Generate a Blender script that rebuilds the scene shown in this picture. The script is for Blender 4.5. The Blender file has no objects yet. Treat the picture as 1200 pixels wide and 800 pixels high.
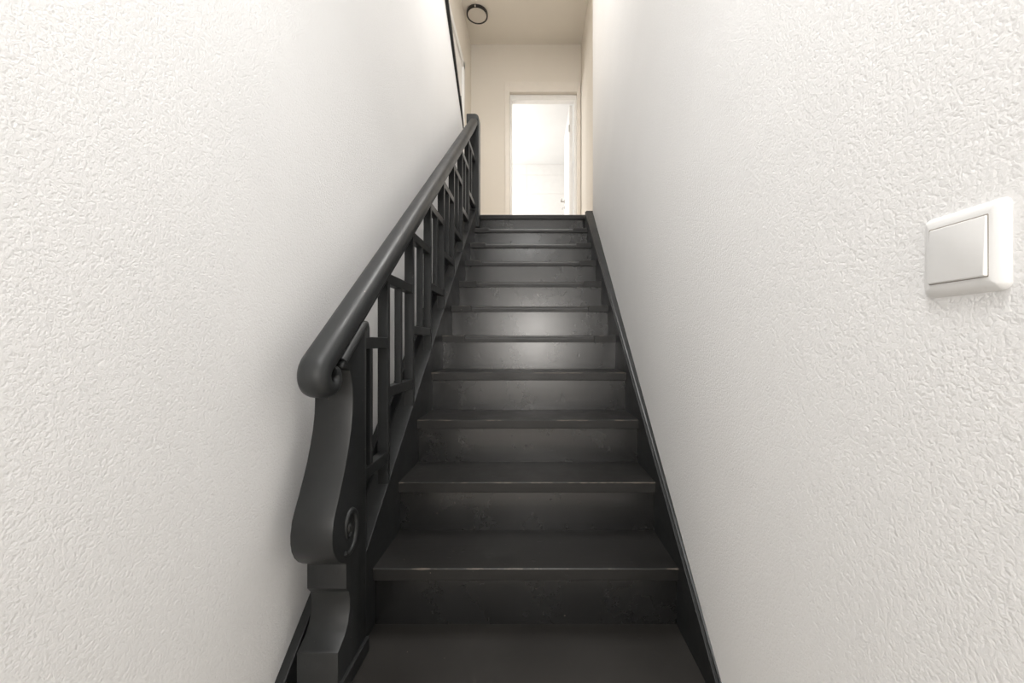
import bpy, bmesh, math, random
from mathutils import Vector
random.seed(4)
S = bpy.context.scene
C = S.collection

# ------------------------------------------------------------------ camera
E = 1.042                       # eye height above the entrance hall floor
FPX = 450.0                     # focal length in pixels of a 1200 wide frame
cam_d = bpy.data.cameras.new('camera')
cam_d.sensor_width = 36.0
cam_d.lens = FPX / 1200.0 * 36.0
cam_d.shift_x = -26.0 / 1200.0
cam_d.clip_start = 0.02
cam = bpy.data.objects.new('camera', cam_d)
cam.location = (0, 0, E)
cam.rotation_euler = (math.radians(90), 0, 0)
C.objects.link(cam)
S.camera = cam

# ------------------------------------------------------------------ world, lights, exposure
W = bpy.data.worlds.new('world'); S.world = W
W.use_nodes = True
W.node_tree.nodes['Background'].inputs[0].default_value = (0.80, 0.88, 1.0, 1)
W.node_tree.nodes['Background'].inputs[1].default_value = 0.6
vs = S.view_settings
vs.view_transform = 'Standard'; vs.look = 'None'; vs.gamma = 1.0; vs.use_curve_mapping = False
vs.exposure = 1.15

def area(name, loc, rot, sx, sy, power, col, shape='RECTANGLE'):
    l = bpy.data.lights.new(name, 'AREA'); l.shape = shape
    l.size = sx; l.size_y = sy; l.energy = power; l.color = col
    o = bpy.data.objects.new(name, l); o.location = loc; o.rotation_euler = rot
    C.objects.link(o); return o
R = math.radians
# daylight through the entrance window behind the photographer (window_1)
area('daylight_entrance', (0.0, -2.36, 1.20), (R(90), 0, 0), 0.50, 0.9, 15, (1.0, 0.95, 0.89))
# unseen ceiling light added to fill the hall from above (body: ceiling_hall > fill_light_rim)
area('hall_fill_light', (-0.10, 0.15, 2.585), (0, 0, 0), 0.42, 0.42, 7.6, (1.0, 0.995, 0.985), 'DISK')
# added fill from above that brightens the stairwell walls (added_roof_light)
area('stairwell_fill_light', (-0.05, 2.0, 5.02), (0, 0, 0), 0.62, 1.2, 30, (1.0, 0.98, 0.955))
# daylight through the window of the upper room (window_3)
area('daylight_upper_room', (-1.86, 6.75, 3.55), (0, R(-90), 0), 1.3, 1.5, 28, (1.0, 0.975, 0.95))

# ------------------------------------------------------------------ dimensions
RISE, GO = 0.179, 0.2195
D0 = 0.937                      # nosing of the lowest step
SL = RISE / GO                  # pitch
XL, XR = -0.486, 0.4345         # inner faces of the string boards
WL = -0.63                      # left wall plane
FLOOR2 = RISE * 12              # upper landing
CEIL = 4.986
YB = 5.1                        # landing end wall
def Dk(k): return D0 + GO * k
def Hk(k): return RISE * (k + 1)
def pitch(y, c): return E + SL * y + c      # line along the pitch of the stair
def xwr(y): return 0.447 + (y - 0.918) * 0.0214   # the right wall runs slightly outwards

# ------------------------------------------------------------------ materials
def mat(name):
    m = bpy.data.materials.new(name); m.use_nodes = True
    nt = m.node_tree
    return m, nt, nt.nodes['Principled BSDF']
def nd(nt, typ, **kw):
    n = nt.nodes.new(typ)
    for k, v in kw.items():
        if k in n.inputs: n.inputs[k].default_value = v
        else: setattr(n, k, v)
    return n
def ramp(nt, p):
    r = nt.nodes.new('ShaderNodeValToRGB')
    e = r.color_ramp.elements
    e[0].position, e[0].color = p[0][0], (*p[0][1], 1)
    e[1].position, e[1].color = p[-1][0], (*p[-1][1], 1)
    for q in p[1:-1]:
        x = e.new(q[0]); x.color = (*q[1], 1)
    return r
g3 = lambda v: (v, v, v)

def plaster(name, col, strength, scale, rough=0.75):
    m, nt, b = mat(name)
    b.inputs['Roughness'].default_value = rough
    b.inputs['Specular IOR Level'].default_value = 0.25
    tc = nd(nt, 'ShaderNodeTexCoord')
    n0 = nd(nt, 'ShaderNodeTexNoise', Scale=1.6, Detail=3.0)
    nt.links.new(tc.outputs['Object'], n0.inputs['Vector'])
    r0 = ramp(nt, [(0.35, tuple(c * 0.965 for c in col)), (0.65, col)])
    nt.links.new(n0.outputs['Fac'], r0.inputs['Fac'])
    nt.links.new(r0.outputs['Color'], b.inputs['Base Color'])
    if strength > 0:
        n1 = nd(nt, 'ShaderNodeTexNoise', Scale=scale, Detail=2.0, Roughness=0.45, Distortion=0.5)
        n2 = nd(nt, 'ShaderNodeTexNoise', Scale=scale * 0.45, Detail=2.0, Distortion=0.4)
        n3 = nd(nt, 'ShaderNodeTexVoronoi', Scale=scale * 0.8)
        n3.feature = 'SMOOTH_F1'
        for n in (n1, n2): nt.links.new(tc.outputs['Object'], n.inputs['Vector'])
        wv = nd(nt, 'ShaderNodeVectorMath', operation='MULTIPLY_ADD')
        nt.links.new(n2.outputs['Color'], wv.inputs[0]); wv.inputs[1].default_value = (0.02,) * 3
        nt.links.new(tc.outputs['Object'], wv.inputs[2])
        nt.links.new(wv.outputs[0], n3.inputs['Vector'])
        rg = ramp(nt, [(0.30, g3(0)), (0.48, g3(0.85)), (0.60, g3(1)), (0.75, g3(0.7))])
        nt.links.new(n1.outputs['Fac'], rg.inputs['Fac'])
        a = nd(nt, 'ShaderNodeMath', operation='MULTIPLY_ADD')
        nt.links.new(n3.outputs['Distance'], a.inputs[0]); a.inputs[1].default_value = -0.5
        nt.links.new(rg.outputs['Color'], a.inputs[2])
        bp = nd(nt, 'ShaderNodeBump', Strength=strength, Distance=0.004)
        nt.links.new(a.outputs[0], bp.inputs['Height'])
        nt.links.new(bp.outputs['Normal'], b.inputs['Normal'])
    return m

def black(name, col=(0.0122, 0.013, 0.0132), rough=0.38, wear=False, dents=0.25, spec=0.4, var=1.0):
    m, nt, b = mat(name)
    b.inputs['Specular IOR Level'].default_value = spec
    tc = nd(nt, 'ShaderNodeTexCoord')
    oi = nd(nt, 'ShaderNodeObjectInfo')
    add = nd(nt, 'ShaderNodeVectorMath', operation='MULTIPLY_ADD')
    nt.links.new(oi.outputs['Random'], add.inputs[0]); add.inputs[1].default_value = (17, 5, 9)
    nt.links.new(tc.outputs['Object'], add.inputs[2])
    n = nd(nt, 'ShaderNodeTexNoise', Scale=6.0, Detail=6.0, Roughness=0.65)
    nt.links.new(add.outputs[0], n.inputs['Vector'])
    rr = ramp(nt, [(0.3, g3(rough - 0.07 * var)), (0.7, g3(rough + 0.09 * var))])
    nt.links.new(n.outputs['Fac'], rr.inputs['Fac']); nt.links.new(rr.outputs['Color'], b.inputs['Roughness'])
    cr = ramp(nt, [(0.3, col), (0.72, tuple(c * (1 + 0.5 * var) for c in col))])
    nt.links.new(n.outputs['Fac'], cr.inputs['Fac'])
    out = cr.outputs['Color']
    # small chips that show the pale wood below
    v = nd(nt, 'ShaderNodeTexNoise', Scale=95.0, Detail=1.0)
    nt.links.new(add.outputs[0], v.inputs['Vector'])
    cv = ramp(nt, [(0.80, g3(0)), (0.83, g3(1))])
    nt.links.new(v.outputs['Fac'], cv.inputs['Fac'])
    mx = nd(nt, 'ShaderNodeMix', data_type='RGBA')
    nt.links.new(cv.outputs['Color'], mx.inputs[0]); nt.links.new(out, mx.inputs[6]); mx.inputs[7].default_value = (0.16, 0.13, 0.11, 1)
    out = mx.outputs[2]
    if wear:    # paint rubbed through along the upper front edge of a tread (object space: y = 0, z = 0)
        sp = nd(nt, 'ShaderNodeSeparateXYZ'); nt.links.new(tc.outputs['Object'], sp.inputs[0])
        ay = nd(nt, 'ShaderNodeMath', operation='ABSOLUTE'); nt.links.new(sp.outputs['Y'], ay.inputs[0])
        az = nd(nt, 'ShaderNodeMath', operation='ABSOLUTE'); nt.links.new(sp.outputs['Z'], az.inputs[0])
        mm = nd(nt, 'ShaderNodeMath', operation='ADD'); nt.links.new(ay.outputs[0], mm.inputs[0]); nt.links.new(az.outputs[0], mm.inputs[1])
        wn = nd(nt, 'ShaderNodeTexNoise', Scale=9.0, Detail=5.0, Roughness=0.7); nt.links.new(add.outputs[0], wn.inputs['Vector'])
        th = nd(nt, 'ShaderNodeMath', operation='MULTIPLY_ADD'); nt.links.new(wn.outputs['Fac'], th.inputs[0]); th.inputs[1].default_value = 0.020; th.inputs[2].default_value = -0.0085
        lt = nd(nt, 'ShaderNodeMath', operation='LESS_THAN'); nt.links.new(mm.outputs[0], lt.inputs[0]); nt.links.new(th.outputs[0], lt.inputs[1])
        m2 = nd(nt, 'ShaderNodeMix', data_type='RGBA')
        nt.links.new(lt.outputs[0], m2.inputs[0]); nt.links.new(out, m2.inputs[6]); m2.inputs[7].default_value = (0.085, 0.07, 0.058, 1)
        out = m2.outputs[2]
    nt.links.new(out, b.inputs['Base Color'])
    # brushed grain along the length plus dents
    mp = nd(nt, 'ShaderNodeMapping'); mp.inputs['Scale'].default_value = (3, 60, 60)
    nt.links.new(add.outputs[0], mp.inputs['Vector'])
    gn = nd(nt, 'ShaderNodeTexNoise', Scale=1.0, Detail=4.0); nt.links.new(mp.outputs[0], gn.inputs['Vector'])
    dn = nd(nt, 'ShaderNodeTexNoise', Scale=42.0, Detail=0.0); nt.links.new(add.outputs[0], dn.inputs['Vector'])
    dr = ramp(nt, [(0.10, g3(0)), (0.20, g3(1))]); nt.links.new(dn.outputs['Fac'], dr.inputs['Fac'])
    sm = nd(nt, 'ShaderNodeMath', operation='MULTIPLY_ADD'); nt.links.new(gn.outputs['Fac'], sm.inputs[0]); sm.inputs[1].default_value = 0.35
    nt.links.new(dr.outputs['Color'], sm.inputs[2])
    bp = nd(nt, 'ShaderNodeBump', Strength=dents, Distance=0.002)
    nt.links.new(sm.outputs[0], bp.inputs['Height']); nt.links.new(bp.outputs['Normal'], b.inputs['Normal'])
    return m

def plain(name, col, rough=0.5, metal=0.0):
    m, nt, b = mat(name)
    tc = nd(nt, 'ShaderNodeTexCoord')
    n = nd(nt, 'ShaderNodeTexNoise', Scale=12.0, Detail=3.0); nt.links.new(tc.outputs['Object'], n.inputs['Vector'])
    r = ramp(nt, [(0.35, tuple(c * 0.97 for c in col)), (0.65, col)])
    nt.links.new(n.outputs['Fac'], r.inputs['Fac']); nt.links.new(r.outputs['Color'], b.inputs['Base Color'])
    b.inputs['Roughness'].default_value = rough; b.inputs['Metallic'].default_value = metal
    return m

M = {
    'plaster': plaster('stippled_plaster', (0.82, 0.814, 0.806), 0.21, 190),
    'cream': plaster('smooth_cream_paint', (0.76, 0.71, 0.635), 0.06, 60, 0.6),
    'ceil': plaster('ceiling_paint', (0.82, 0.775, 0.70), 0.0, 60, 0.8),
    'white': plaster('white_wall_paint', (0.86, 0.86, 0.85), 0.0, 60, 0.7),
    'black': black('black_satin_paint'),
    'rail': black('black_handrail_paint', (0.018, 0.0193, 0.0197), 0.43, False, 0.12),
    'riser': black('black_riser_paint', (0.0082, 0.0083, 0.0082), 0.27, False, 0.12, 0.9, 0.12),
    'tread': black('black_tread_paint', (0.0105, 0.0101, 0.0096), 0.38, True, 0.25),
    'mat': black('black_step_covering', (0.0115, 0.0102, 0.0088), 0.52, True, 0.2),
    'gloss_white': plain('white_door_paint', (0.84, 0.83, 0.81), 0.3),
    'casing': plain('cream_casing_paint', (0.78, 0.73, 0.66), 0.35),
    'plastic': plain('white_switch_plastic', (0.78, 0.775, 0.765), 0.28),
    'black_metal': plain('black_lamp_metal', (0.012, 0.012, 0.012), 0.4),
    'steel': plain('brushed_steel', (0.45, 0.43, 0.40), 0.3, 1.0),
    'diffuser': plain('lamp_opal_plastic', (0.70, 0.66, 0.60), 0.5),
    'oak': plain('light_oak_floor', (0.68, 0.56, 0.42), 0.45),
    'hall_floor': plain('hall_oak_floor', (0.50, 0.46, 0.41), 0.45),
    'pale_oak': plain('pale_oak_floor', (0.62, 0.57, 0.51), 0.45),
    'gap': plain('switch_gap', (0.30, 0.27, 0.24), 0.6),
}
mg, ntg, bg = mat('window_glass')
bg.inputs['Transmission Weight'].default_value = 1.0; bg.inputs['Roughness'].default_value = 0.0; bg.inputs['IOR'].default_value = 1.02
tg = nd(ntg, 'ShaderNodeTexCoord'); ng = nd(ntg, 'ShaderNodeTexNoise', Scale=2.0)
ntg.links.new(tg.outputs['Object'], ng.inputs['Vector'])
M['glass'] = mg

# ------------------------------------------------------------------ helpers
def link(name, me, m, parent=None, loc=(0, 0, 0), smooth=False):
    if m and not me.materials: me.materials.append(M[m])
    if smooth:
        for p in me.polygons: p.use_smooth = True
    o = bpy.data.objects.new(name, me); o.location = loc
    C.objects.link(o)
    if parent: o.parent = parent
    return o
def bm_mesh(name, bm, bevel=0.0, seg=2, angle=30):
    bm.normal_update()
    bmesh.ops.recalc_face_normals(bm, faces=bm.faces)
    if bevel > 0:
        es = [e for e in bm.edges if len(e.link_faces) == 2 and e.calc_face_angle(0) > R(angle)]
        bmesh.ops.bevel(bm, geom=es, offset=bevel, segments=seg, affect='EDGES', profile=0.5, clamp_overlap=True)
    me = bpy.data.meshes.new(name); bm.to_mesh(me); bm.free()
    return me
def box_bm(bm, x0, x1, y0, y1, z0, z1):
    v = [bm.verts.new(p) for p in ((x0,y0,z0),(x1,y0,z0),(x1,y1,z0),(x0,y1,z0),(x0,y0,z1),(x1,y0,z1),(x1,y1,z1),(x0,y1,z1))]
    for f in ((0,3,2,1),(4,5,6,7),(0,1,5,4),(1,2,6,5),(2,3,7,6),(3,0,4,7)): bm.faces.new([v[i] for i in f])
    return bm
def box(name, m, x0, x1, y0, y1, z0, z1, parent=None, bevel=0.0, loc=(0,0,0)):
    return link(name, bm_mesh(name, box_bm(bmesh.new(), x0, x1, y0, y1, z0, z1), bevel), m, parent, loc)
def prism_bm(pts, a, b, axis='X'):
    """polygon pts extruded along an axis. X: pts are (y,z); Y: (x,z); Z: (x,y)"""
    bm = bmesh.new()
    def P(p, t):
        return {'X': (t, p[0], p[1]), 'Y': (p[0], t, p[1]), 'Z': (p[0], p[1], t)}[axis]
    A = [bm.verts.new(P(p, a)) for p in pts]; B = [bm.verts.new(P(p, b)) for p in pts]
    bm.faces.new(A); bm.faces.new(B[::-1])
    n = len(pts)
    for i in range(n): bm.faces.new((A[i], B[i], B[(i+1) % n], A[(i+1) % n]))
    return bm
def prism(name, m, pts, a, b, axis='X', parent=None, bevel=0.0, loc=(0,0,0), seg=2, angle=30):
    return link(name, bm_mesh(name, prism_bm(pts, a, b, axis), bevel, seg, angle), m, parent, loc)
def struct(o, label=None):
    o['kind'] = 'structure'
    if label: o['label'] = label
    return o
def tag(o, label, cat, group=None):
    o['label'] = label; o['category'] = cat
    if group: o['group'] = group
    return o
def empty(name, loc):
    o = bpy.data.objects.new(name, None); o.empty_display_size = 0.1; o.location = loc
    C.objects.link(o); return o
def smooth_by_angle(me, deg=35):
    for p in me.polygons: p.use_smooth = True
    try: me.set_sharp_from_angle(angle=R(deg))
    except Exception: pass
def cyl_bm(bm, c, r0, r1, z0, z1, n=32):
    a = [bm.verts.new((c[0]+r0*math.cos(2*math.pi*i/n), c[1]+r0*math.sin(2*math.pi*i/n), z0)) for i in range(n)]
    b = [bm.verts.new((c[0]+r1*math.cos(2*math.pi*i/n), c[1]+r1*math.sin(2*math.pi*i/n), z1)) for i in range(n)]
    bm.faces.new(a[::-1]); bm.faces.new(b)
    for i in range(n): bm.faces.new((a[i], a[(i+1) % n], b[(i+1) % n], b[i]))
    return bm
def tube_mesh(name, pts, rad, n=10):
    """round bar through pts; rad a number or list"""
    bm = bmesh.new(); rings = []
    pts = [Vector(p) for p in pts]
    for i, p in enumerate(pts):
        t = (pts[min(i+1, len(pts)-1)] - pts[max(i-1, 0)]).normalized()
        u = t.cross(Vector((1, 0, 0)))
        if u.length < 0.2: u = t.cross(Vector((0, 0, 1)))
        u.normalize(); v = t.cross(u)
        r = rad[i] if isinstance(rad, (list, tuple)) else rad
        rings.append([bm.verts.new(p + u*r*math.cos(2*math.pi*j/n) + v*r*math.sin(2*math.pi*j/n)) for j in range(n)])
    for a, b in zip(rings, rings[1:]):
        for j in range(n): bm.faces.new((a[j], a[(j+1) % n], b[(j+1) % n], b[j]))
    bm.faces.new(rings[0][::-1]); bm.faces.new(rings[-1])
    me = bm_mesh(name, bm); smooth_by_angle(me, 50); return me

# ------------------------------------------------------------------ the setting
struct(box('floor', 'hall_floor', -0.75, 1.0, -2.6, 3.3, -0.1, 0.0), 'light wooden floor of the entrance hall at the foot of the stair')
struct(box('floor_landing', 'oak', -1.0, 0.75, 3.42, 5.25, FLOOR2 - 0.2, FLOOR2), 'wooden floor of the upper landing')
# left wall: its far end is cut off at the pitch, following the underside of a flight above
dg = lambda y: E + 1.8826 + (3.416 - y) * 0.7525
YT = 3.416 - (CEIL - E - 1.8826) / 0.7525
wl = prism('wall_left', 'plaster', [(-2.4, 0), (3.416, 0), (3.416, dg(3.416)), (YT, CEIL), (-2.4, CEIL)], WL - 0.08, WL)
struct(wl, 'white stippled plaster wall behind the balustrade')
# right wall, with a rounded corner where the landing widens
pts = [(xwr(-2.4), -2.4)]
cx, cy, rr = xwr(3.29) + 0.03, 3.26, 0.03
for i in range(7):
    a = R(180 - 15 * i); pts.append((cx + rr * math.cos(a), cy + rr * math.sin(a)))
pts += [(0.80, 3.29), (0.80, -2.4)]
wr = prism('wall_right', 'plaster', pts, 0.0, CEIL, 'Z'); smooth_by_angle(wr.data, 30)
struct(wr, 'white stippled plaster wall with the light switch')
struct(box('wall_landing_right', 'cream', 0.623, 0.80, 3.29, YB + 0.1, FLOOR2 - 0.2, CEIL), 'cream wall of the landing beside the doorway')
# landing left wall with a second door
dz2 = FLOOR2 + 2.14
wll = prism('wall_landing_left', 'cream', [(0.9, FLOOR2 - 0.2), (YB + 0.1, FLOOR2 - 0.2), (YB + 0.1, CEIL), (0.9, CEIL)], -0.92, -0.84)
struct(wll, 'cream side wall of the landing')
d2 = empty('door_2', (-0.84, 4.05, FLOOR2)); struct(d2, 'white door in the side wall of the landing')
box('door_leaf', 'gloss_white', 0.0, 0.012, -0.40, 0.36, 0.0, 2.06, d2, 0.002)
for nm, a, b, z0, z1 in (('door_casing', -0.48, -0.40, 0, 2.14), ('door_casing', 0.37, 0.45, 0, 2.14), ('door_casing', -0.48, 0.45, 2.06, 2.14)):
    box(nm, 'gloss_white', -0.005, 0.03, a, b, z0, z1, d2, 0.003)
# landing end wall with the doorway
OXL, OXR, OZ = -0.325, 0.567, E + 3.30
wb = link('wall_back', bm_mesh('wall_back', prism_bm([(-0.92, FLOOR2 - 0.2), (OXL, FLOOR2 - 0.2), (OXL, OZ), (OXR, OZ), (OXR, FLOOR2 - 0.2), (0.80, FLOOR2 - 0.2), (0.80, CEIL), (-0.92, CEIL)], YB, YB + 0.10, 'Y')), 'cream')
struct(wb, 'cream end wall of the landing around the doorway')
struct(box('ceiling', 'ceil', -0.92, 0.80, 2.70, YB + 0.1, CEIL, CEIL + 0.1), 'cream ceiling over the landing')
# unseen roof light, added to house the stairwell fill
rl = empty('ceiling_stairwell', (0, 2.0, CEIL)); struct(rl, 'white ceiling over the stairwell around an added roof light')
for n_, a in enumerate(((-0.92, -0.42, -1.0, 0.70), (0.32, 0.80, -1.0, 0.70), (-0.42, 0.32, -1.0, -0.68), (-0.42, 0.32, 0.68, 0.70))):
    box('ceiling_panel', 'white', a[0], a[1], a[2], a[3], 0, 0.1, rl)
wn2 = empty('added_roof_light', (-0.05, 2.0, CEIL)); struct(wn2, 'unseen roof light added above the stairwell to brighten its walls')
for a in ((-0.37, -0.33, -0.68, 0.68), (0.33, 0.37, -0.68, 0.68), (-0.37, 0.37, -0.68, -0.64), (-0.37, 0.37, 0.64, 0.68)):
    box('window_frame', 'gloss_white', a[0], a[1], a[2], a[3], 0.0, 0.1, wn2)
box('window_pane', 'glass', -0.34, 0.34, -0.65, 0.65, 0.065, 0.069, wn2)
# entrance hall ceiling and the wall above it
hc = struct(box('ceiling_hall', 'white', -0.70, 0.80, -2.4, 0.92, 2.60, 2.70), 'white ceiling of the entrance hall')
bm = bmesh.new(); n = 40; pr = [(0.215, 2.602), (0.245, 2.602), (0.243, 2.580), (0.217, 2.580)]
rings = [[bm.verts.new((-0.10 + r*math.cos(2*math.pi*i/n), 0.15 + r*math.sin(2*math.pi*i/n), z)) for i in range(n)] for r, z in pr]
for q in range(4):
    a, b = rings[q], rings[(q+1) % 4]
    for i in range(n): bm.faces.new((a[i], a[(i+1) % n], b[(i+1) % n], b[i]))
link('fill_light_rim', bm_mesh('fill_light_rim', bm), 'gloss_white', hc)  # fitting made up around the added hall fill light
struct(box('wall_header', 'plaster', -0.92, 0.80, 0.92, 1.0, 2.60, CEIL), 'plaster wall above the entrance hall opening')
# entrance end wall with its window
wf = empty('wall_front', (0, -2.4, 0)); struct(wf, 'white wall at the entrance end of the hall')
for a in ((-0.71, -0.36, 0.0, 2.7), (0.36, 0.80, 0.0, 2.7), (-0.36, 0.36, 0.0, 0.58), (-0.36, 0.36, 1.82, 2.7)):
    box('wall_panel', 'white', a[0], a[1], -0.1, 0.0, a[2], a[3], wf)
wn1 = empty('window_1', (0.0, -2.4, 0.58)); struct(wn1, 'tall glazed window at the entrance end of the hall')
for a in ((-0.36, -0.31, 0, 1.24), (0.31, 0.36, 0, 1.24), (-0.31, 0.31, 0, 0.05), (-0.31, 0.31, 1.19, 1.24)):
    box('window_frame', 'gloss_white', a[0], a[1], -0.08, -0.0, a[2], a[3], wn1)
box('window_pane', 'glass', -0.31, 0.31, -0.07, -0.065, 0.05, 1.19, wn1)

# ---- door frame and door to the upper room
dr = empty('door_1', (0.0, YB, FLOOR2)); struct(dr, 'white door standing open into the bright room behind the landing')
AO = (-0.385, 0.612, OZ + 0.135)
for x0, x1, z0, z1 in ((AO[0], OXL, 0, AO[2] - FLOOR2), (OXR, AO[1], 0, AO[2] - FLOOR2), (OXL, OXR, OZ - FLOOR2, AO[2] - FLOOR2)):
    box('door_casing', 'casing', x0, x1, -0.022, 0.0, z0, z1, dr, 0.004)
# inner frame lining
FX0, FX1, FZ = -0.297, 0.538, E + 3.228 - FLOOR2
for x0, x1, z0, z1 in ((OXL, FX0, 0, OZ - FLOOR2), (FX1, OXR, 0, OZ - FLOOR2), (FX0, FX1, FZ, OZ - FLOOR2)):
    box('door_frame', 'gloss_white', x0, x1, 0.035, 0.13, z0, z1, dr, 0.003)
lf = empty('door_leaf', (FX1 - 0.015, 0.135, 0.0)); lf.parent = dr; lf.rotation_euler = (0, 0, R(0.4))
# leaf built along +y from the hinge, flat face towards the opening (-x)
leaf = box('leaf_board', 'gloss_white', -0.042, 0.0, 0.0, 0.81, 0.01, FZ - 0.01, lf, 0.002)
hd = link('door_handle', tube_mesh('door_handle', [(-0.042, 0.755, 1.075), (-0.092, 0.755, 1.075), (-0.098, 0.748, 1.075), (-0.098, 0.63, 1.072)], 0.010), 'steel', lf)
box('handle_rose', 'steel', -0.050, -0.041, 0.73, 0.78, 1.05, 1.10, lf, 0.002)
kb = box('key_rose', 'steel', -0.050, -0.041, 0.735, 0.775, 0.96, 1.00, lf, 0.002)
link('key', tube_mesh('key', [(-0.05, 0.755, 0.98), (-0.075, 0.755, 0.98), (-0.078, 0.755, 0.965), (-0.078, 0.755, 0.945)], 0.005, 8), 'steel', lf)
for z in (0.25, 1.75):
    me = bm_mesh('hinge', cyl_bm(bmesh.new(), (-0.046, -0.004), 0.007, 0.007, z, z + 0.09, 12)); link('hinge', me, 'steel', lf)

# ---- the room behind the door
RC = 4.735                      # its ceiling
struct(box('floor_room', 'pale_oak', -2.0, 1.4, YB + 0.15, 8.2, FLOOR2 - 0.2, FLOOR2), 'floor of the upper room')
struct(box('ceiling_room', 'white', -2.0, 1.4, YB + 0.1, 8.2, RC, RC + 0.1), 'white ceiling of the upper room')
struct(box('wall_room_right', 'white', 1.3, 1.4, YB + 0.1, 8.2, FLOOR2, RC), 'white side wall of the upper room')
wrl = empty('wall_room_left', (-1.9, 6.75, FLOOR2)); struct(wrl, 'white window wall of the upper room')
for a in ((-1.55, -0.8, 0, 2.6), (0.8, 1.4, 0, 2.6), (-0.8, 0.8, 0, 0.7), (-0.8, 0.8, 2.1, 2.6)):
    box('wall_panel', 'white', -0.1, 0.0, a[0], a[1], a[2], min(a[3], RC - FLOOR2), wrl)
wn3 = empty('window_3', (-1.9, 6.75, FLOOR2 + 0.7)); struct(wn3, 'window lighting the upper room')
for a in ((-0.8, -0.75, 0, 1.4), (0.75, 0.8, 0, 1.4), (-0.75, 0.75, 0, 0.05), (-0.75, 0.75, 1.35, 1.4)):
    box('window_frame', 'gloss_white', -0.09, 0.0, a[0], a[1], a[2], a[3], wn3)
box('window_pane', 'glass', -0.07, -0.066, -0.75, 0.75, 0.05, 1.35, wn3)
wrf = empty('wall_room_front', (0, YB + 0.1, FLOOR2)); struct(wrf, 'room side of the doorway wall')
for a in ((-2.0, -0.92), (0.80, 1.4)):
    box('wall_panel', 'white', a[0], a[1], 0.0, 0.03, 0, RC - FLOOR2, wrf)
# far wall faced with white flush panels
wrb = box('wall_room_back', 'white', -2.0, 1.4, 8.03, 8.13, FLOOR2, RC); struct(wrb, 'far wall of the upper room faced with flush white panels')
zz = [FLOOR2, FLOOR2 + 0.80, FLOOR2 + 1.45, E + 173 * 8 / 450, E + 195 * 8 / 450, RC]
xx = [-1.9, -1.15, -0.155, 0.80, 1.3]
gp = 0.0015
for i in range(4):
    for j in range(5):
        box('panel', 'gloss_white', xx[i] + gp, xx[i+1] - gp, 8.0, 8.035, zz[j] + gp, zz[j+1] - gp, wrb, 0.001)

# ---- sloping black string of the flight above, finishing the cut end of the left wall
tr = empty('trim_1', (WL, 3.416, dg(3.416))); struct(tr, 'thin sloping black board along the cut edge of the left wall')
def trim_piece(y0, y1, w0, w1, d0, d1):
    """sloping board on the cut edge, standing d proud of the wall face"""
    bm = bmesh.new(); rg = []
    for y, w, d in ((y0, w0, d0), (y1, w1, d1)):
        yy, z = y - 3.416, dg(y) - dg(3.416)
        rg.append([bm.verts.new(p) for p in ((-0.06, yy, z - 0.002), (d, yy, z - 0.012), (d, yy, z + w), (-0.06, yy, z + w))])
    a, b = rg
    for i in range(4): bm.faces.new((a[i], b[i], b[(i+1) % 4], a[(i+1) % 4]))
    bm.faces.new(a[::-1]); bm.faces.new(b)
    return link('string_board', bm_mesh('string_board', bm, 0.0015), 'black', tr)
trim_piece(YT + 0.02, 3.24, 0.05, 0.03, 0.058, 0.013)
trim_piece(3.22, 3.40, 0.03, 0.014, 0.018, 0.008)

# ------------------------------------------------------------------ staircase
st = empty('staircase', (0, D0, 0)); tag(st, 'steep black painted wooden staircase with closed risers between two white walls', 'staircase')
OFF = Vector((0, D0, 0))
def part(o, parent=st, off=OFF):
    o.parent = parent; o.location = o.location - off; return o
TH = 0.037
def tread_mesh(name, depth, worn):
    """slab with its upper front edge at the local origin line; worn: rounded hollow in the middle of the nosing"""
    if not worn:
        return bm_mesh(name, box_bm(bmesh.new(), XL - 0.004, XR + 0.004, 0, depth, -TH, 0), 0.0025, 2)
    bm = bmesh.new()
    sq = [(0.0, -TH), (0.0, -TH * 0.5), (0.0, -0.012), (0.0, -0.004), (0.001, -0.001), (0.004, 0.0), (depth, 0.0), (depth, -TH)]
    wo = [(0.004, -TH), (0.0035, -TH * 0.5), (0.005, -0.017), (0.009, -0.009), (0.015, -0.0045), (0.026, -0.002), (depth, 0.0), (depth, -TH)]
    eL, eR = XL + 0.115, XR - 0.115
    st_ = [(XL - 0.004, sq), (eL, sq), (eL + 0.002, wo), (eR - 0.002, wo), (eR, sq), (XR + 0.004, sq)]
    rings = [[bm.verts.new((x, p[0], p[1])) for p in pr] for x, pr in st_]
    n = len(sq)
    for a, b in zip(rings, rings[1:]):
        for i in range(n): bm.faces.new((a[i], b[i], b[(i+1) % n], a[(i+1) % n]))
    bm.faces.new(rings[0]); bm.faces.new(rings[-1][::-1])
    return bm_mesh(name, bm)
dep = GO + 0.030
me_t = tread_mesh('tread', dep, False); me_w = tread_mesh('tread_worn', dep, True)
me_r = bm_mesh('riser', box_bm(bmesh.new(), XL - 0.003, XR + 0.003, 0, 0.02, 0, RISE - TH + 0.003))
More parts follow.
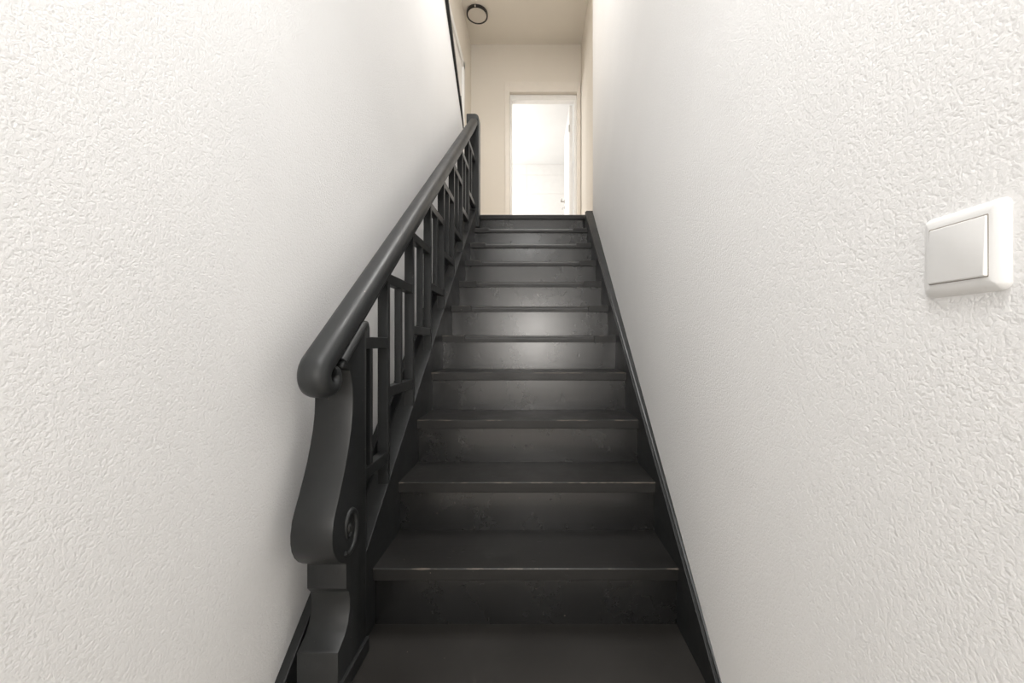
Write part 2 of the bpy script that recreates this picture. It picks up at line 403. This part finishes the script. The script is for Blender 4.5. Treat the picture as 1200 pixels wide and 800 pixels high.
for k in range(12):
    if k == 0:
        me0 = tread_mesh('tread_lowest', dep, False)
        o = part(link('tread', me0, 'mat', None, (0, Dk(k), Hk(k)))); o['label'] = 'lowest tread with a matt dark covering'
    elif k < 5: o = part(link('tread', me_t, 'tread', None, (0, Dk(k), Hk(k))))
    elif k < 11: o = part(link('tread', me_w, 'tread', None, (0, Dk(k), Hk(k))))
    else:
        me11 = bm_mesh('landing_nosing', box_bm(bmesh.new(), XL - 0.004, 0.495, 0, 0.10, -TH, 0), 0.0025, 2)
        o = part(link('landing_nosing', me11, 'tread', None, (0, Dk(k), Hk(k))))
        me_r = bm_mesh('riser_top', box_bm(bmesh.new(), XL - 0.003, 0.495, 0, 0.02, 0, RISE - TH + 0.003))
    part(link('riser', me_r, 'riser', None, (0, Dk(k) + 0.017, Hk(k) - RISE)))
# right string and the scribed cover strip between it and the wall
cR = -1.567
XS = XR + 0.0105
yt = 3.285
def string_poly(c, y0, y1, zlo):
    p = [(y0, pitch(y0, c)), (y1, pitch(y1, c)), (y1, pitch(y1, c) - zlo)]
    if pitch(y0, c) - zlo < 0:
        p += [((zlo - E - c) / SL, 0.0), (y0, 0.0)]
    else: p += [(y0, pitch(y0, c) - zlo)]
    return p
part(prism('string_board', 'black', string_poly(cR, 0.76, yt, 0.36), XR, XS, 'X', None, 0.002))
bm = bmesh.new()
ys = [0.80, yt]
def ring(y):
    zt = pitch(y, cR + 0.006)
    return [bm.verts.new(p) for p in ((XS - 0.001, y, zt - 0.2), (XS - 0.001, y, zt - 0.002), (XS + 0.004, y, zt), (xwr(y) + 0.006, y, zt), (xwr(y) + 0.006, y, zt - 0.2))]
a, b = ring(ys[0]), ring(ys[1])
for i in range(5): bm.faces.new((a[i], b[i], b[(i+1) % 5], a[(i+1) % 5]))
bm.faces.new(a); bm.faces.new(b[::-1])
part(link('cover_strip', bm_mesh('cover_strip', bm), 'black'))
# left string carrying the balustrade
cL = -1.517
part(prism('string_board', 'black', string_poly(cL, 1.03, 3.30, 0.36), -0.545, XL, 'X', None, 0.002))
# wall string on the left wall and the dark board that closes the gap
part(prism('wall_string', 'black', string_poly(-1.585, 0.80, 3.40, 0.30), WL, WL + 0.025, 'X', None, 0.002))
part(prism('gap_board', 'black', string_poly(-1.66, 0.98, 3.40, 0.10), WL + 0.02, -0.54, 'X'))

# ------------------------------------------------------------------ balustrade
BO = Vector((-0.505, 0.9, 0))
ba = empty('balustrade', BO); tag(ba, 'black painted wooden balustrade with scrolled newel post, rounded handrail and geometric fretwork', 'balustrade')
def bpart(o): return part(o, ba, BO)
NX0, NX1 = -0.570, -0.470
# newel profile in (y, z), read from its front right edge
front = [(396, 765), (398, 760.5), (404, 745), (408, 730), (410.2, 713), (410.4, 703), (409, 693), (406.5, 690.5), (406, 689.5), (406, 660.5),
         (401, 660), (397, 658.5), (393.5, 654.5), (390.8, 647), (389.7, 638), (389.6, 628), (391.2, 611), (394.3, 596), (398, 580), (402.2, 560), (406, 541), (409, 522), (411.5, 504), (413.2, 484), (413.6, 468), (413, 452), (411.5, 440), (410, 433.5)]
def onside(px, py, X=NX1):
    D = FPX * X / (px - 626.0); return (D, E + (400 - py) * D / FPX)
prof = [onside(*p) for p in front]
yr = 1.078
prof = [(prof[0][0], 0.0)] + prof + [(0.948, E - 0.068)]
# top, parallel to the rail, with rounded ends
prof += [(0.944, E - 0.062), (0.947, E - 0.054)]
ztop = lambda y: E - 0.054 + (y - 0.947) * SL
prof += [(1.055, ztop(1.055)), (1.066, ztop(1.062)), (1.073, ztop(1.062) - 0.003), (yr, ztop(1.062) - 0.012), (yr, 0.0)]
nb = prism_bm(prof, NX0, NX1)
me = bm_mesh('newel_post', nb, 0.0035, 2, 40); smooth_by_angle(me, 24)
nw = bpart(link('newel_post', me, 'black'))
def nchild(o): o.parent = nw; o.location = o.location - Vector((0, 0, 0)); return o
# half-round moulding along its sloping top
y_a, y_b = 0.956, 1.074
mp_ = [(-0.4795, y_a + (y_b - y_a) * i / 8, ztop(y_a + (y_b - y_a) * i / 8) - 0.004) for i in range(9)]
mp_ += [(-0.4795, 1.083, mp_[-1][2] + 0.002), (-0.4795, 1.087, mp_[-1][2] - 0.008), (-0.4795, 1.0875, mp_[-1][2] - 0.035)]
nchild(link('cap_moulding', tube_mesh('cap_moulding', mp_, 0.0130, 14), 'rail'))
# carved scroll on the side face, drawn as a raised rib
c0 = (0.977, E - 0.474); sp = []; rad = []
N = 64
for i in range(N + 1):
    t = i / N
    a = R(-128 + 430 * t)
    k_ = (1 - t) ** 0.85
    ry = 0.010 + 0.032 * k_; rz = 0.014 + 0.050 * k_
    sp.append((NX1 + 0.001, c0[0] + ry * math.cos(a), c0[1] + rz * math.sin(a)))
    rad.append(0.004 + 0.004 * math.sin(math.pi * min(1, t * 1.2 + 0.1)))
nchild(link('carved_scroll', tube_mesh('carved_scroll', sp, rad, 8), 'black'))
me = bm_mesh('scroll_eye', cyl_bm(bmesh.new(), (0, 0), 0.009, 0.006, 0, 0.006, 20), 0.001)
for v in me.vertices: v.co = Vector((NX1 - 0.001 + v.co.z, c0[0] + v.co.x, c0[1] + v.co.y * 1.5))
nchild(link('scroll_eye', me, 'black'))
nchild(box('base_strip', 'black', NX1 - 0.002, NX1 + 0.009, 0.86, 1.075, RISE, RISE + 0.040, None, 0.003))

# handrail swept along the pitch, curling under into a scroll at its foot
def rail_path():
    P = []
    cR_ = -0.783
    ye, ys_ = 3.215, 0.897
    n = 26
    for i in range(n):
        y = ye + (ys_ - ye) * i / n
        P.append((y, pitch(y, cR_), 1.0))
    a0 = math.atan2(-SL, -1.0)              # heading while going down
    y, z, h = ys_, pitch(ys_, cR_), a0
    P.append((y, z, 1.0))
    steps = 44; tot = R(340)
    for i in range(1, steps + 1):
        t = i / steps
        r = 0.0275 * (1 - t) ** 0.8 + 0.0115
        dh = tot / steps
        ds = r * dh
        h += dh
        y += math.cos(h - dh / 2) * ds; z += math.sin(h - dh / 2) * ds
        P.append((y, z, 1.0 - 0.52 * t ** 0.8))
    return P
HP = rail_path()
# section: x half width, thickness along the outward normal (+ outer, - inner)
def section(n=28):
    out = []
    for j in range(n):
        a = 2 * math.pi * j / n
        ca, sa = math.cos(a), math.sin(a)
        ex = 0.80 if sa > 0 else 0.45
        out.append((0.0345 * math.copysign(abs(ca) ** 0.78, ca), 0.0275 * math.copysign(abs(sa) ** ex, sa)))
    return out
SEC = section()
bm = bmesh.new(); rings = []
for i, (y, z, k_) in enumerate(HP):
    p0 = HP[max(i-1, 0)]; p1 = HP[min(i+1, len(HP)-1)]
    t = Vector((0, p1[0] - p0[0], p1[1] - p0[1])).normalized()
    nrm = Vector((0, t.z, -t.y))            # outward (up) for a path going down and forward
    xk = 0.75 + 0.25 * k_
    rings.append([bm.verts.new(Vector((-0.5065, y, z)) + Vector((s[0], 0, 0)) + nrm * (s[1] * k_)) for s in SEC])
m_ = len(SEC)
for a, b in zip(rings, rings[1:]):
    for j in range(m_): bm.faces.new((a[j], a[(j+1) % m_], b[(j+1) % m_], b[j]))
bm.faces.new(rings[0][::-1]); bm.faces.new(rings[-1])
me = bm_mesh('handrail', bm); smooth_by_angle(me, 60)
bpart(link('handrail', me, 'rail'))
# fillet under the rail into which the balusters are let
bpart(prism('rail_fillet', 'black', [(1.02, pitch(1.02, -0.835)), (1.02, pitch(1.02, -0.80)), (3.22, pitch(3.22, -0.80)), (3.22, pitch(3.22, -0.835))], -0.526, -0.484, 'X', None, 0.003))

# balusters, spindles and rungs of the fretwork
BX0, BX1 = -0.522, -0.487
SPC, B0, BT = 0.265, 1.279, 0.020
mb = bm_mesh('baluster', prism_bm([(0, SL*0 + E + cL - 0.004 + SL*B0 - E), (BT, cL - 0.004 + SL*(B0+BT)), (BT, -0.825 + SL*(B0+BT)), (0, -0.825 + SL*B0)], BX0, BX1), 0.0015, 1)
for k in range(7):
    bpart(link('baluster', mb, 'black', None, (0, B0 + SPC*k, E + SL*SPC*k)))
RT, RB = 0.212, -0.170          # rung heights relative to the eye in the first full bay
RX0, RX1 = -0.520, -0.489
L = SPC - BT + 0.004
mr = bm_mesh('rung', box_bm(bmesh.new(), RX0, RX1, 0, L, -0.0175, 0.0175), 0.0015, 1)
ms = bm_mesh('spindle', box_bm(bmesh.new(), -0.5135, -0.4895, -0.009, 0.009, RB + 0.017, RT - 0.017), 0.0012, 1)
for k in range(-1, 7):
    y0 = B0 + SPC*k + BT - 0.002; dz = E + SL*SPC*k
    if k == -1:
        m1 = bm_mesh('rung_first', box_bm(bmesh.new(), RX0, RX1, 1.070 - y0, L, -0.0175, 0.0175), 0.0015, 1)
    elif k == 6:
        m1 = bm_mesh('rung_last', box_bm(bmesh.new(), RX0, RX1, 0, 3.205 - y0, -0.0175, 0.0175), 0.0015, 1)
    else: m1 = mr
    for zz_ in (RT, RB): bpart(link('rung', m1, 'black', None, (0, y0, dz + zz_)))
    bpart(link('spindle', ms, 'black', None, (0, y0 + (0.122 if k >= 0 else 0.125), dz)))
# top post with a rounded shoulder
ar = [( -0.565, 2.0), (-0.462, 2.0), (-0.462, 2.94 - 0.035)]
for i in range(1, 7):
    a = R(15 * i); ar.append((-0.462 - 0.035 + 0.035*math.cos(a), 2.94 - 0.035 + 0.035*math.sin(a)))
ar += [(-0.560, 2.94), (-0.565, 2.935)]
bpart(prism('top_post', 'black', ar, 3.20, 3.30, 'Y', None, 0.002))

# ------------------------------------------------------------------ light switch on the right wall
SY, SZ = 0.388, E + 0.0905
sw = empty('light_switch', (xwr(SY), SY, SZ)); sw.rotation_euler = (0, 0, math.atan(-0.0214))
tag(sw, 'square white plastic rocker light switch on the right stippled wall', 'light switch')
# local frame: -x out of the wall, y along it
def pillow(name, hy, hz, x_wall, x_out, edge, r, m, parent, tilt=0.0):
    """rounded square plate, its rim rising softly from the wall"""
    bm = bmesh.new(); prof_ = []
    for i in range(7):
        a = R(90 * i / 6); prof_.append((edge * (1 - math.cos(a)) , math.sin(a)))
    rings = []
    def rr_(dy, dz, rad, x):
        ring_ = []
        for cyy, czz, a0 in ((1, 1, 0), (-1, 1, 90), (-1, -1, 180), (1, -1, 270)):
            for i in range(6):
                a = R(a0 + 18 * i)
                yy = cyy * (dy - rad) + rad * math.cos(a); zz2 = czz * (dz - rad) + rad * math.sin(a)
                ring_.append(bm.verts.new((x + tilt * zz2, yy, zz2)))
        return ring_
    for ins, h in prof_:
        rings.append(rr_(hy - ins, hz - ins, max(r - ins, 0.0012), x_wall + (x_out - x_wall) * h))
    n = len(rings[0])
    for a, b in zip(rings, rings[1:]):
        for i in range(n): bm.faces.new((a[i], a[(i+1) % n], b[(i+1) % n], b[i]))
    bm.faces.new(rings[0][::-1]); bm.faces.new(rings[-1])
    me = bm_mesh(name, bm); smooth_by_angle(me, 40)
    return link(name, me, m, parent)
pillow('frame', 0.0394, 0.0436, 0.003, -0.0085, 0.0115, 0.008, 'plastic', sw)
pillow('rocker_gap', 0.0282, 0.0302, -0.006, -0.0088, 0.0006, 0.0012, 'gap', sw)
pillow('rocker', 0.0274, 0.0292, -0.006, -0.0108, 0.0016, 0.0016, 'plastic', sw, 0.03)

# ------------------------------------------------------------------ ceiling lamp on the landing
LX, LY = -0.685, 4.615
cl = empty('ceiling_lamp', (LX, LY, CEIL)); tag(cl, 'small round black rimmed ceiling lamp with opal cover above the landing', 'ceiling lamp')
bm = bmesh.new(); n = 48; pr = [(0.112, 0.0), (0.127, 0.0), (0.127, -0.030), (0.125, -0.032), (0.112, -0.032), (0.110, -0.029), (0.110, -0.01)]
rings = [[bm.verts.new((r*math.cos(2*math.pi*i/n), r*math.sin(2*math.pi*i/n), z)) for i in range(n)] for r, z in pr]
for q in range(len(pr)):
    a, b = rings[q], rings[(q+1) % len(pr)]
    for i in range(n): bm.faces.new((a[i], a[(i+1) % n], b[(i+1) % n], b[i]))
me = bm_mesh('lamp_rim', bm); smooth_by_angle(me, 40); link('lamp_rim', me, 'black_metal', cl)
me = bm_mesh('lamp_cover', cyl_bm(bmesh.new(), (0, 0), 0.111, 0.111, -0.027, -0.01, 48)); link('lamp_cover', me, 'diffuser', cl)
box('lamp_clip', 'diffuser', -0.012, 0.000, -0.1295, -0.122, -0.033, -0.012, cl, 0.001)
